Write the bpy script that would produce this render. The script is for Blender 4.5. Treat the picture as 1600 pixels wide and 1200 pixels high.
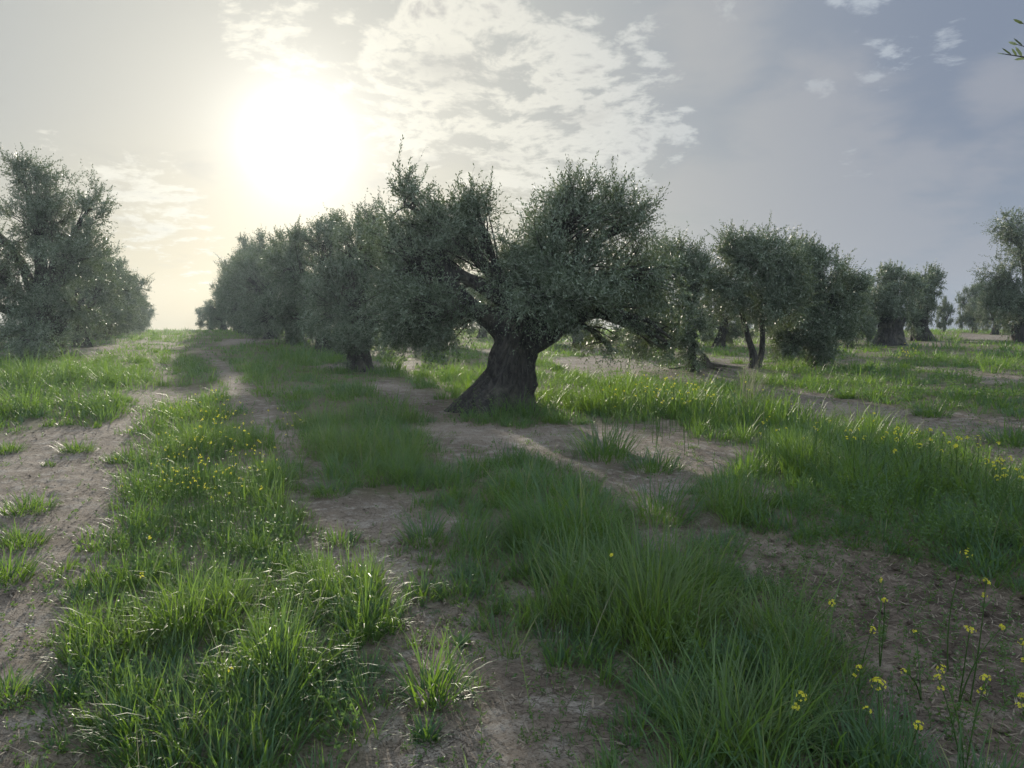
import bpy, math, random
import numpy as np
from mathutils import Vector
R = math.radians
random.seed(7); rng = np.random.default_rng(7)
for o in list(bpy.data.objects): bpy.data.objects.remove(o)
sc = bpy.context.scene; col = sc.collection

# ------------------------------------------------------------------ camera
CAMH, HORIZ, F = 1.6, 510.0, 1202.0          # metres, pixel row of eye level, focal length in pixels (1600 wide)
P = math.atan((600 - HORIZ) / F); cP, sP = math.cos(P), math.sin(P)
cam = bpy.data.cameras.new('camera'); co = bpy.data.objects.new('camera', cam); col.objects.link(co)
co.location = (0, 0, CAMH); co.rotation_euler = (math.pi / 2 - P, 0, 0)
cam.sensor_width = 36; cam.lens = 36 * F / 1600; cam.clip_start = .05; cam.clip_end = 2000
sc.camera = co
def ray(px, py):
    a, b = (px - 800) / F, (600 - py) / F
    return np.array([a, cP + b * sP, -sP + b * cP])
def dirn(px, py):
    r = ray(px, py); return r / np.linalg.norm(r)
def atd(px, py, d):
    r = ray(px, py); return np.array([0, 0, CAMH]) + r * (d / r[1])

# ------------------------------------------------------------------ light
SUN = dirn(465, 222)
elev = math.asin(SUN[2]); azim = math.atan2(SUN[0], SUN[1])
sl = bpy.data.lights.new('sun', 'SUN'); sl.energy = 5.0; sl.angle = R(.6); sl.color = (1, .9, .74)
so = bpy.data.objects.new('sun', sl); col.objects.link(so)
so.rotation_euler = Vector(SUN).to_track_quat('Z', 'Y').to_euler(); so.location = (-20, 60, 20)
sc.view_settings.view_transform = 'Standard'; sc.view_settings.look = 'None'
sc.view_settings.exposure = .48; sc.view_settings.gamma = 1; sc.view_settings.use_curve_mapping = False
cy = sc.cycles
cy.use_denoising = True
cy.max_bounces = 6; cy.diffuse_bounces = 3; cy.glossy_bounces = 2; cy.transmission_bounces = 4; cy.volume_bounces = 1
cy.transparent_max_bounces = 4; cy.caustics_reflective = False; cy.caustics_refractive = False
cy.sample_clamp_indirect = 4; cy.use_adaptive_sampling = False

class NT:
    """small helper to wire nodes"""
    def __init__(s, nt): s.nt = nt; nt.nodes.clear()
    def n(s, t, **kw):
        nd = s.nt.nodes.new(t)
        for k, v in kw.items():
            if k.startswith('i_'): s.put(nd.inputs[int(k[2:]) if k[2:].isdigit() else k[2:].replace('_', ' ')], v)
            else: setattr(nd, k, v)
        return nd
    def put(s, sock, v):
        if isinstance(v, bpy.types.NodeSocket): s.nt.links.new(v, sock)
        else: sock.default_value = v
    def m(s, op, a, b=0.0, c=0.0, clamp=False):
        nd = s.nt.nodes.new('ShaderNodeMath'); nd.operation = op; nd.use_clamp = clamp
        s.put(nd.inputs[0], a); s.put(nd.inputs[1], b); s.put(nd.inputs[2], c); return nd.outputs[0]
    def ss(s, v, lo, hi, a=0.0, b=1.0):
        nd = s.nt.nodes.new('ShaderNodeMapRange'); nd.interpolation_type = 'SMOOTHSTEP'
        for i, x in enumerate((v, lo, hi, a, b)): s.put(nd.inputs[i], x)
        return nd.outputs[0]
    def mix(s, f, a, b, mode='MIX'):
        nd = s.nt.nodes.new('ShaderNodeMix'); nd.data_type = 'RGBA'; nd.blend_type = mode
        s.put(nd.inputs[0], f); s.put(nd.inputs[6], a if not isinstance(a, tuple) else (*a, 1)[:4]); s.put(nd.inputs[7], b if not isinstance(b, tuple) else (*b, 1)[:4])
        return nd.outputs[2]
    def dot(s, v, d):
        nd = s.nt.nodes.new('ShaderNodeVectorMath'); nd.operation = 'DOT_PRODUCT'
        s.put(nd.inputs[0], v); nd.inputs[1].default_value = tuple(d); return nd.outputs['Value']
    def noise(s, vec, scale, detail=5, rough=.55, dist=0.0):
        nd = s.n('ShaderNodeTexNoise'); s.put(nd.inputs['Vector'], vec)
        nd.inputs['Scale'].default_value = scale; nd.inputs['Detail'].default_value = detail
        nd.inputs['Roughness'].default_value = rough; nd.inputs['Distortion'].default_value = dist
        return nd.outputs['Fac']

# ------------------------------------------------------------------ sky
w = bpy.data.worlds.new('World'); sc.world = w; w.use_nodes = True
W = NT(w.node_tree)
tc = W.n('ShaderNodeTexCoord')
sep = W.n('ShaderNodeSeparateXYZ', i_0=tc.outputs['Generated'])
zc = W.m('MAXIMUM', sep.outputs[2], .004)
cmb = W.n('ShaderNodeCombineXYZ', i_0=sep.outputs[0], i_1=sep.outputs[1], i_2=zc)
nrm = W.n('ShaderNodeVectorMath', operation='NORMALIZE', i_0=cmb.outputs[0]); D = nrm.outputs[0]
sky = W.n('ShaderNodeTexSky'); sky.sky_type = 'NISHITA'; sky.sun_disc = False
sky.sun_elevation = elev; sky.sun_rotation = azim; sky.air_density = 1.0; sky.dust_density = 2.2; sky.ozone_density = 1.5
W.put(sky.inputs['Vector'], D)
ca = W.dot(D, SUN)
ang = W.m('MULTIPLY', W.m('ARCCOSINE', W.m('MINIMUM', ca, .999999)), 57.2958)          # degrees from the sun
up = W.m('MULTIPLY', W.m('ARCSINE', zc), 57.2958)
# thin high veil of cirrostratus: cream near the sun, blue grey away from it (values are x10 because of the 0.1 strength)
t1 = W.ss(ang, 5.0, 46.0)
veil = W.mix(t1, (4.4, 4.45, 4.1), (1.75, 2.1, 2.78))
low = W.ss(up, 15.0, 0.0)
lowcol = W.mix(W.ss(ang, 8.0, 48.0), (5.0, 4.75, 3.6), (2.5, 2.9, 3.5))
veil = W.mix(W.m('MULTIPLY', low, .8), veil, lowcol)
base = W.mix(.965, sky.outputs[0], veil)
# fill light: bright sheet added to the unseen sky overhead and behind the viewer
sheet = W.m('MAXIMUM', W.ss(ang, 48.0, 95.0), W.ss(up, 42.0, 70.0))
# clouds: flat layer projected from the view direction
den = W.m('ADD', zc, .22)
u = W.m('DIVIDE', sep.outputs[0], den); v = W.m('DIVIDE', sep.outputs[1], den)
uv = W.n('ShaderNodeCombineXYZ', i_0=u, i_1=v, i_2=0.0).outputs[0]
def blob(lst):
    acc = None
    for px, py, r, k in lst:
        a = W.m('MULTIPLY', W.m('ARCCOSINE', W.m('MINIMUM', W.dot(D, dirn(px, py)), .999999)), 57.2958)
        b = W.ss(a, r, r * .15, 0.0, k)
        acc = b if acc is None else W.m('MAXIMUM', acc, b)
    return acc
mask = blob([(760, 40, 9, 1), (880, 110, 8, 1), (960, 200, 8, 1), (820, 240, 8, .95), (680, 20, 6, 1), (690, 150, 8, .9), (430, 60, 6.5, .85),
             (480, 140, 5, .8), (380, 20, 4, .7), (620, 200, 6, .75), (930, 290, 5, .9), (250, 330, 6.5, .85), (180, 300, 4, .7), (300, 400, 6, .6), (1000, 110, 6, .8), (600, 110, 6, .85), (560, 40, 5, .8), (640, 280, 6, .75), (1060, 210, 4, .75), (1000, 290, 5, .7), (740, 320, 6, .75),
             (1380, 95, 4.0, .72), (1340, 10, 3.2, .62), (1480, 70, 2.6, .68), (1490, 110, 2.2, .6), (1380, 140, 2.6, .62), (1125, 12, 2.2, .75), (1280, 140, 2, .55), (80, 225, 2.5, .6), (120, 255, 3, .6),
             (1340, 262, 2.5, .55), (1360, 200, 1.8, .6)])
wv = W.n('ShaderNodeVectorMath', operation='ADD', i_0=uv)
wn = W.n('ShaderNodeTexNoise'); W.put(wn.inputs['Vector'], uv); wn.inputs['Scale'].default_value = 2.2; wn.inputs['Detail'].default_value = 3
wsub = W.n('ShaderNodeVectorMath', operation='SCALE', i_0=wn.outputs['Color']); wsub.inputs['Scale'].default_value = .22
W.put(wv.inputs[1], wsub.outputs[0])
n1 = W.noise(wv.outputs[0], 12.0, 9, .64)
n2 = W.noise(wv.outputs[0], 3.0, 3, .5)
f = W.m('ADD', W.m('ADD', n1, W.m('MULTIPLY', mask, .40)), W.m('MULTIPLY', n2, .22))
cl = W.ss(f, .85, 1.03)
core = W.ss(f, 1.06, 1.26)                         # thick middles are greyer than the sunlit rims
rim = W.mix(W.ss(ang, 6.0, 40.0), (7.4, 7.1, 6.1), (3.6, 4.0, 4.5))
corec = W.mix(W.ss(ang, 6.0, 40.0), (4.9, 4.7, 4.3), (2.4, 2.7, 3.2))
skc = W.mix(W.m('MULTIPLY', cl, .92), base, W.mix(core, rim, corec))
# soft grey veils low on the right, a thin trail on the left
mask2 = blob([(1250, 430, 14, 1), (1450, 300, 8, .7), (1560, 420, 8, .8), (1250, 330, 13, 1), (1100, 330, 9, .9), (1330, 230, 6, .8), (1110, 80, 6, .9), (1560, 160, 4, .8), (1500, 380, 8, .6), (1180, 300, 6, 1)])
f2 = W.m('ADD', W.noise(wv.outputs[0], 2.6, 6, .55), W.m('MULTIPLY', mask2, .34))
skc = W.mix(W.m('MULTIPLY', W.ss(f2, .52, .80), .62), skc, W.mix(W.ss(ang, 10.0, 50.0), (4.4, 4.3, 4.0), (2.9, 3.05, 3.45)))
# aureole of the veiled sun
def glow(k, s): return W.m('MULTIPLY', W.m('EXPONENT', W.m('MULTIPLY', W.m('POWER', W.m('DIVIDE', ang, s), 2.0), -1.0)), k)
g = W.m('ADD', W.m('ADD', glow(14.0, 2.1), glow(3.0, 4.1)), glow(1.7, 8.5))
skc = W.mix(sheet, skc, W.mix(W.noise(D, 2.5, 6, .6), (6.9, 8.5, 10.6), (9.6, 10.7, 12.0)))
gm = W.n('ShaderNodeVectorMath', operation='SCALE'); gm.inputs[0].default_value = (1, .98, .90); W.put(gm.inputs['Scale'], g)
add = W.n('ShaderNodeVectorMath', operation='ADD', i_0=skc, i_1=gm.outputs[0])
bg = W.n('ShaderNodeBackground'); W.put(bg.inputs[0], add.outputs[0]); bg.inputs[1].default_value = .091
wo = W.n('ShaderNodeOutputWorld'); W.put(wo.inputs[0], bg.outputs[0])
w.cycles.sampling_method = 'MANUAL'; w.cycles.sample_map_resolution = 1024

# ------------------------------------------------------------------ helpers
def tag(o, label=None, cat=None, group=None, kind=None):
    if label: o['label'] = label
    if cat: o['category'] = cat
    if group: o['group'] = group
    if kind: o['kind'] = kind
    return o
def empty(name, loc, rz=0):
    o = bpy.data.objects.new(name, None); col.objects.link(o); o.location = tuple(loc); o.rotation_euler = (0, 0, rz); o.empty_display_size = .3
    return o
def mesh_np(name, verts, faces, mat, parent=None, smooth=True, fmat=None):
    """verts (n,3); faces (m,4) quads, or (m,3) triangles"""
    me = bpy.data.meshes.new(name)
    verts = np.ascontiguousarray(verts, dtype=np.float32); faces = np.ascontiguousarray(faces, dtype=np.int32)
    me.vertices.add(len(verts)); me.vertices.foreach_set('co', verts.ravel())
    k = faces.shape[1]
    me.loops.add(faces.size); me.loops.foreach_set('vertex_index', faces.ravel())
    me.polygons.add(len(faces)); me.polygons.foreach_set('loop_start', np.arange(0, faces.size, k, dtype=np.int32))
    me.polygons.foreach_set('use_smooth', np.full(len(faces), smooth))
    for mm in (mat if isinstance(mat, (list, tuple)) else [mat]): me.materials.append(mm)
    if fmat is not None: me.polygons.foreach_set('material_index', np.asarray(fmat, dtype=np.int32))
    me.update(calc_edges=True)
    o = bpy.data.objects.new(name, me); col.objects.link(o); o.parent = parent
    return o
class Acc:
    def __init__(s): s.v = []; s.f = []; s.m = []; s.n = 0
    def add(s, v, f, mi=0):
        s.v.append(v); s.f.append(np.asarray(f) + s.n); s.m.append(np.full(len(f), mi)); s.n += len(v)
    def build(s, name, mat, parent=None, smooth=True):
        return mesh_np(name, np.concatenate(s.v), np.concatenate(s.f), mat, parent, smooth, np.concatenate(s.m))
_ph = np.random.default_rng(3)
_NW = [(_ph.normal(size=(7, 3)), _ph.uniform(0, 6.28, 7)) for _ in range(8)]
def fbm(p, scale, octv=4, rough=.5):
    """smooth pseudo noise about -1..1 at points p (n,3)"""
    out = np.zeros(len(p)); a = 1.0; s = scale; t = 0
    for k in range(octv):
        Wk, ph = _NW[k]
        out += a * np.sin(p @ (Wk.T * s) + ph + .9 * np.sin(p @ (Wk[::-1].T * s * .7) + ph[::-1])).mean(1) * 1.9
        t += a; a *= rough; s *= 2.1
    return out / t
def unit(v): return v / np.maximum(np.linalg.norm(v, axis=-1, keepdims=True), 1e-9)

# ------------------------------------------------------------------ ground height
def gz(x, y):
    x = np.atleast_1d(np.asarray(x, float)); y = np.atleast_1d(np.asarray(y, float))
    d = np.hypot(x, y)
    z = 1.45 * (1 - np.exp(-d / 34)) - np.clip(d - 74, 0, None) ** 1.25 * .035
    z = np.maximum(z, -9)
    q = np.stack([x, y, 0 * x], 1)
    z += .05 * fbm(q, .30, 3) * np.clip(d / 6, .15, 1)
    uu = x * .918 + y * .397                                       # across the rows: shallow wheel ruts
    z -= .05 * np.exp(-((uu + .05) / .45) ** 2) + .05 * np.exp(-((uu + 2.15) / .45) ** 2)
    # low earth bank around the two slim trees
    z += .16 * np.exp(-(((x - 4.55) / 1.5) ** 2 + ((y - 17.1) / .8) ** 2))
    return z
def gz1(x, y): return float(gz(x, y)[0])
def ground_at(px, py, h=0.0):
    r = ray(px, py); t = 2.0
    lo, hi = .5, 120.0
    for _ in range(50):
        m = (lo + hi) / 2; p = np.array([0, 0, CAMH]) + r * m
        if p[2] - h > gz1(p[0], p[1]): lo = m
        else: hi = m
    return p[0], p[1]

# ------------------------------------------------------------------ bare soil / grass layout (outlines measured on the photo, laid on the ground)
BARE = [
 [(560, 1230), (600, 1060), (640, 985), (605, 925), (505, 890), (480, 810), (462, 755), (424, 705), (386, 655), (352, 605), (330, 572), (304, 540), (310, 537), (352, 570), (402, 612), (445, 655), (482, 700), (510, 752),
  (560, 772), (640, 775), (650, 815), (720, 845), (715, 890), (690, 930), (790, 1000), (840, 1035), (930, 1060), (985, 1120), (985, 1230)],
 [(-60, 700), (80, 668), (140, 668), (190, 645), (225, 605), (252, 570), (262, 548), (268, 548), (262, 570), (240, 612), (222, 680), (196, 745), (185, 800), (150, 845), (105, 890), (85, 950), (92, 1020), (62, 1110), (45, 1230), (-300, 1230), (-200, 900)],
 [(560, 602), (610, 590), (645, 605), (705, 628), (700, 655), (650, 650), (600, 625)],
 [(640, 668), (720, 655), (800, 672), (860, 664), (980, 665), (1035, 655), (1090, 690), (1190, 700), (1185, 738), (1080, 742), (1085, 800), (1130, 845), (1300, 845), (1340, 870), (1480, 890), (1620, 960), (1720, 1100),
  (1700, 1230), (1440, 1230), (1345, 1110), (1300, 1010), (1230, 930), (1130, 905), (1050, 880), (965, 862), (950, 780), (905, 750), (860, 735), (830, 712), (765, 722), (690, 730)],
 [(600, 815), (700, 800), (735, 820), (725, 855), (650, 870), (590, 850)], [(780, 935), (850, 905), (880, 935), (830, 985)], [(1150, 760), (1200, 752), (1215, 790), (1165, 800)],
 [(1120, 586), (1190, 606), (1250, 610), (1330, 625), (1420, 640), (1520, 645), (1640, 660), (1680, 720), (1560, 740), (1500, 700), (1400, 672), (1290, 662), (1240, 650), (1190, 625), (1130, 600)],
 [(850, 562), (930, 556), (1020, 570), (1075, 578), (1060, 592), (960, 590), (880, 580)],
 [(1060, 560), (1190, 572), (1200, 592), (1120, 600), (1070, 592)],
 [(1490, 521), (1640, 526), (1640, 536), (1510, 530)],
 [(1500, 585), (1640, 588), (1640, 600), (1520, 598)],
 [(350, 530), (420, 528), (400, 536), (340, 540)],
]
BAREW = [np.array([ground_at(max(-1500, a), b) for a, b in poly]) for poly in BARE]
def inpoly(x, y, poly):
    c = np.zeros(len(x), bool); n = len(poly)
    for i in range(n):
        x1, y1 = poly[i]; x2, y2 = poly[i - 1]
        k = ((y1 > y) != (y2 > y))
        with np.errstate(divide='ignore', invalid='ignore'):
            c ^= k & (x < (x2 - x1) * (y - y1) / (y2 - y1 + 1e-12) + x1)
    return c
def bare(x, y):
    """fraction of bare soil 0..1, with ragged edges"""
    d = np.hypot(x, y); q = np.stack([x, y, 0 * x], 1)
    amp = .08 + .006 * d
    wx = x + amp * fbm(q + 3, 2.3, 3); wy = y + amp * 1.3 * fbm(q + 9, 2.3, 3)
    s_ = np.zeros(len(x))
    for jx, jy in ((0, 0), (1, .3), (-.8, .6), (.2, -1), (-.4, -.5), (.5, .9), (-1, -.1)):
        m = np.zeros(len(x), bool); e_ = .10 + .004 * d
        for p in BAREW: m |= inpoly(wx + jx * e_, wy + jy * e_, p)
        s_ += m / 7.0
    far = (fbm(q, .55, 3) > .3) & (d > 13) & (d < 45)                          # patchy ground under the far trees
    return np.maximum(s_, np.where(far, .7, 0.0))
# height of the grass: (px, py, radius in m, height factor)
TALL = [(1010, 950, .75, 1.5), (1180, 1120, .65, 1.55), (880, 850, .9, 1.6), (800, 790, .8, 1.35), (1200, 800, .6, 1.9), (900, 800, .35, 1.4), (555, 705, 1.1, 1.5), (640, 735, .9, 1.5), (600, 660, .8, 1.3), (1130, 650, 1.6, 1.8), (1320, 700, 1.1, 1.6), (960, 640, 1.3, 1.6), (870, 650, .9, 1.2),
        (1480, 820, 1, 1.3), (1560, 860, .8, 1.4), (100, 600, 2, 1.7), (60, 640, 1.5, 1.6), (1250, 720, .6, 1.3), (520, 560, 2, 1.4), (250, 1140, .45, 1.0), (420, 1150, .4, 1.1), (470, 1060, .3, 1.25), (150, 1100, .3, .95), (330, 980, .4, 1.0), (540, 960, .25, 1.2), (190, 920, .3, 1.1)]
TALLW = [(*ground_at(a, b), r, k) for a, b, r, k in TALL]
def hfac(x, y):
    h = np.full(len(x), .92)
    for cx, cy_, r, k in TALLW:
        h = np.maximum(h, .92 + (k - .92) * np.exp(-((x - cx) ** 2 + (y - cy_) ** 2) / r ** 2))
    q = np.stack([x, y, 0 * x], 1)
    return h * (1 + .25 * fbm(q, .9, 2))

# ------------------------------------------------------------------ materials
def newmat(name): m = bpy.data.materials.new(name); m.use_nodes = True; return m, NT(m.node_tree)
def leaf_mat(name, c1, c2, back, trans, gloss=.35, rough=.45, tw=.45, dry=None):
    m, T = newmat(name)
    geo = T.n('ShaderNodeNewGeometry')
    rnd = geo.outputs['Random Per Island']
    c = T.mix(rnd, c1, c2)
    c = T.mix(geo.outputs['Backfacing'], c, T.mix(rnd, back, tuple(x * .75 for x in back)))
    big = T.noise(geo.outputs['Position'], 1.1, 3)
    c = T.mix(T.ss(big, .35, .65, 0.0, .45), c, tuple(x * .55 for x in c1))
    if dry:
        c = T.mix(T.ss(T.m('FRACT', T.m('MULTIPLY', rnd, 37.0)), .90, .97, 0.0, .8), c, dry)
        c = T.mix(T.ss(T.noise(geo.outputs['Position'], .55, 4, .6), .42, .66, 0.0, .5), c, (.075, .145, .04))
        hu = T.n('ShaderNodeAttribute', attribute_name='hue').outputs['Fac']
        c = T.mix(T.ss(hu, .0, .55, .8, 0.0), c, (.024, .070, .038)); c = T.mix(T.ss(hu, .7, 1.0, 0.0, .5), c, (.12, .16, .05))
    pb = T.n('ShaderNodeBsdfPrincipled', i_Base_Color=c, i_Roughness=rough)
    pb.inputs['Specular IOR Level'].default_value = gloss
    tr = T.n('ShaderNodeBsdfTranslucent'); T.put(tr.inputs[0], T.mix(rnd, trans, tuple(x * .6 for x in trans)))
    mx = T.n('ShaderNodeMixShader', i_0=tw, i_1=pb.outputs[0], i_2=tr.outputs[0])
    T.put(T.n('ShaderNodeOutputMaterial').inputs[0], mx.outputs[0]); return m
M_OLIVE = leaf_mat('olive_leaf', (.034, .062, .034), (.10, .14, .08), (.24, .29, .21), (.15, .20, .05), .45, .42, .24)
M_GRASS = leaf_mat('grass_blade', (.024, .080, .040), (.062, .145, .050), (.055, .12, .055), (.25, .42, .035), .38, .50, .38, (.26, .24, .11))
M_WEED = leaf_mat('weed_leaf', (.05, .11, .03), (.10, .17, .04), (.08, .14, .05), (.16, .28, .05), .3, .5, .42)
M_DRY = leaf_mat('dry_leaf', (.28, .23, .175), (.13, .10, .07), (.26, .22, .17), (.2, .16, .1), .1, .8, .1)
M_STRAW = leaf_mat('dry_stalk', (.32, .30, .20), (.22, .23, .12), (.3, .28, .2), (.25, .24, .12), .15, .75, .35)
M_PETAL = leaf_mat('petal', (.75, .68, .05), (.80, .76, .12), (.7, .66, .06), (.85, .8, .08), .2, .6, .4)
def bark(name, c1, c2, sc_=1.0):
    m, T = newmat(name)
    t = T.n('ShaderNodeTexCoord')
    mp = T.n('ShaderNodeMapping', i_0=t.outputs['Object']); mp.inputs['Scale'].default_value = (1, 1, .32)
    a = T.noise(mp.outputs[0], 9 * sc_, 7, .65, 1.2)
    b = T.noise(mp.outputs[0], 34 * sc_, 5, .6)
    vo = T.n('ShaderNodeTexVoronoi', feature='DISTANCE_TO_EDGE'); T.put(vo.inputs['Vector'], mp.outputs[0]); vo.inputs['Scale'].default_value = 16 * sc_
    c = T.mix(T.ss(a, .38, .66), c1, c2)
    c = T.mix(T.ss(T.noise(t.outputs['Object'], 2.6, 4), .52, .66, 0.0, .5), c, (.13, .125, .09))
    hgt = T.m('ADD', T.m('ADD', a, T.m('MULTIPLY', b, .35)), T.m('MULTIPLY', T.ss(vo.outputs[0], 0.0, .12), .3))
    bm = T.n('ShaderNodeBump', i_Height=hgt); bm.inputs['Strength'].default_value = 1; bm.inputs['Distance'].default_value = .07
    pb = T.n('ShaderNodeBsdfPrincipled', i_Base_Color=c, i_Normal=bm.outputs[0], i_Roughness=.9)
    T.put(T.n('ShaderNodeOutputMaterial').inputs[0], pb.outputs[0]); return m
M_BARK = bark('olive_bark', (.015, .014, .012), (.060, .053, .046))
M_STUMP = bark('old_wood', (.03, .025, .02), (.08, .065, .05))
def soil():
    m, T = newmat('dry_cracked_soil')
    geo = T.n('ShaderNodeNewGeometry'); pos = geo.outputs['Position']
    big = T.noise(pos, .7, 5); mid = T.noise(pos, 7, 8, .7); fine = T.noise(pos, 60, 6, .7)
    c = T.mix(T.ss(big, .35, .68), (.125, .099, .076), (.225, .186, .147))
    c = T.mix(T.ss(mid, .46, .66, 0.0, .8), c, (.30, .27, .23))
    c = T.mix(T.ss(fine, .50, .36, 0.0, .8), c, (.085, .064, .048))
    wp = T.n('ShaderNodeVectorMath', operation='ADD', i_0=pos)
    wn_ = T.n('ShaderNodeTexNoise'); T.put(wn_.inputs['Vector'], pos); wn_.inputs['Scale'].default_value = 9; wn_.inputs['Detail'].default_value = 4
    s_ = T.n('ShaderNodeVectorMath', operation='SCALE', i_0=wn_.outputs['Color']); s_.inputs['Scale'].default_value = .16
    T.put(wp.inputs[1], s_.outputs[0])
    def crack(scale, wid):
        vo = T.n('ShaderNodeTexVoronoi', feature='DISTANCE_TO_EDGE'); T.put(vo.inputs['Vector'], wp.outputs[0]); vo.inputs['Scale'].default_value = scale
        vo.voronoi_dimensions = '2D'
        return T.ss(vo.outputs[0], wid, wid * .2)
    patch = T.ss(T.noise(pos, 2.6, 4), .42, .62)
    ck = T.m('MULTIPLY', T.m('MAXIMUM', T.m('MULTIPLY', crack(8.0, .03), .8), T.m('MULTIPLY', crack(19, .04), .5)), patch)
    c = T.mix(T.m('MULTIPLY', ck, .65), c, (.06, .042, .03))
    # organic litter streaks
    mp = T.n('ShaderNodeMapping', i_0=wp.outputs[0]); mp.inputs['Scale'].default_value = (1, 3.2, 1); mp.inputs['Rotation'].default_value = (0, 0, .7)
    li = T.noise(mp.outputs[0], 38, 4, .6, .6)
    c = T.mix(T.ss(li, .57, .66, 0.0, .65), c, (.10, .08, .06))
    # darker crumbly soil on the right of the clearing
    dk = T.n('ShaderNodeVectorMath', operation='DISTANCE', i_0=pos, i_1=(2.2, 3.9, .1)).outputs['Value']
    dk = T.ss(T.m('ADD', dk, T.m('MULTIPLY', T.noise(pos, 2.2, 4), 1.4)), 2.35, 1.2)
    c = T.mix(T.m('MULTIPLY', dk, .85), c, T.mix(T.ss(mid, .4, .65), (.06, .044, .032), (.17, .13, .10)))
    # greenish film where the grass stands
    far = T.n('ShaderNodeAttribute', attribute_name='turf')
    c = T.mix(T.m('MULTIPLY', far.outputs['Fac'], .75), c, T.mix(mid, (.07, .075, .03), (.12, .11, .055)))
    h = T.m('ADD', T.m('ADD', T.m('MULTIPLY', mid, .9), T.m('MULTIPLY', fine, .25)), T.m('MULTIPLY', ck, -.8))
    h = T.m('ADD', h, T.m('MULTIPLY', T.ss(li, .58, .72), .3))
    bm = T.n('ShaderNodeBump', i_Height=h); bm.inputs['Strength'].default_value = 1.0; bm.inputs['Distance'].default_value = .05
    pb = T.n('ShaderNodeBsdfPrincipled', i_Base_Color=c, i_Normal=bm.outputs[0], i_Roughness=.95)
    pb.inputs['Specular IOR Level'].default_value = .2
    T.put(T.n('ShaderNodeOutputMaterial').inputs[0], pb.outputs[0]); return m
M_SOIL = soil()

# ------------------------------------------------------------------ ground sheet
def build_ground():
    nr = 620
    rad = .25 * (125 / .25) ** (np.arange(nr) / (nr - 1))
    th = np.concatenate([np.linspace(-45, 45, 760), np.linspace(45, 315, 141)[1:-1]]) * math.pi / 180
    na = len(th)
    rr, tt = np.meshgrid(rad, th, indexing='ij')
    x = (rr * np.sin(tt)).ravel(); y = (rr * np.cos(tt)).ravel()
    q = np.stack([x, y, 0 * x], 1)
    z = gz(x, y); d = np.hypot(x, y)
    fade = np.clip(1.4 - d / 14, .0, 1)
    z += fade * (.016 * fbm(q + 5, 4.5, 4, .6) + .030 * np.maximum(fbm(q + 1, 13, 3), 0) * np.clip(.5 + fbm(q + 8, 1.4, 2), 0.2, 1))
    idx = np.arange(nr * na).reshape(nr, na)
    a = idx[:-1, :]; b = idx[1:, :]
    fa = np.stack([a, np.roll(a, -1, 1), np.roll(b, -1, 1), b], -1).reshape(-1, 4)
    v = np.stack([x, y, z], 1)
    cidx = len(v); v = np.vstack([v, [[0, 0, gz1(0, 0)]]])
    o = mesh_np('ground', v, fa[:, ::-1], M_SOIL)
    t = np.append(1 - bare(x, y), 0) * np.append(np.clip(.35 + d / 25, 0, 1), 0)
    at = o.data.attributes.new('turf', 'FLOAT', 'POINT'); at.data.foreach_set('value', t.astype(np.float32))
    tag(o, 'dry cracked brown soil with two worn tracks between the grass', 'ground', kind='structure')
build_ground()

# ------------------------------------------------------------------ blades
def blades(base, yaw, lean, curl, length, width, nseg):
    """curved tapering ribbons; all arguments arrays of n"""
    n = len(base)
    t = np.linspace(0, 1, nseg + 1)
    ang_ = lean[:, None] + curl[:, None] * t[None, :] ** 1.6
    step = (length / nseg)[:, None]
    dh = np.sin(ang_[:, :-1]) * step; dv = np.cos(ang_[:, :-1]) * step
    H = np.concatenate([np.zeros((n, 1)), np.cumsum(dh, 1)], 1); V = np.concatenate([np.zeros((n, 1)), np.cumsum(dv, 1)], 1)
    cx, sx = np.cos(yaw)[:, None], np.sin(yaw)[:, None]
    ctr = np.stack([base[:, 0:1] + H * cx, base[:, 1:2] + H * sx, base[:, 2:3] + V], -1)
    tw = rng.uniform(-.9, .9, n)[:, None] * t[None, :] + rng.uniform(-.4, .4, n)[:, None]
    side = np.stack([-np.sin(yaw[:, None] + tw), np.cos(yaw[:, None] + tw), 0 * tw], -1)
    wt = width[:, None] * .5 * np.array([.75 + .25 * min(1, k * 3) if k < .34 else max(.04, (1 - ((k - .34) / .66) ** 1.5)) for k in t])[None, :]
    L = ctr - side * wt[..., None]; Rr = ctr + side * wt[..., None]
    v = np.stack([L, Rr], 2).reshape(-1, 3)
    k = np.arange(nseg) * 2
    fa = np.stack([k, k + 1, k + 3, k + 2], 1)
    fa = (fa[None] + (np.arange(n) * (nseg + 1) * 2)[:, None, None]).reshape(-1, 4)
    return v, fa
def tuft_blades(cx, cy_, rad, hgt, nb, wid, nseg, spread=1.0, off=None):
    """arrays of tufts -> blades; cx, cy_, rad, hgt are arrays"""
    n = len(cx); k = np.repeat(np.arange(n), nb)
    a = rng.uniform(0, 2 * math.pi, n * nb); r = np.sqrt(rng.uniform(0, 1, n * nb))
    x = cx[k] + np.cos(a) * r * rad[k]; y = cy_[k] + np.sin(a) * r * rad[k]
    L = hgt[k] * rng.uniform(.35, 1.15, n * nb) * (1.05 - .3 * r)
    yaw = a + rng.normal(0, .7, n * nb)
    if off is not None:                                              # blades splay away from the middle of their mound
        yaw = np.arctan2(np.sin(yaw) * .9 + off[1][k] * 1.5, np.cos(yaw) * .9 + off[0][k] * 1.5) + rng.normal(0, .7, n * nb)
    lean = np.abs(rng.normal(.10, .25, n * nb)) + .40 * r * spread
    curl = np.abs(rng.normal(.7, .8, n * nb)) * spread
    wi = wid * rng.uniform(.55, 1.25, n * nb)
    return blades(np.stack([x, y, gz(x, y) - .01], 1), yaw, lean, curl, L, wi, nseg)

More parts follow.
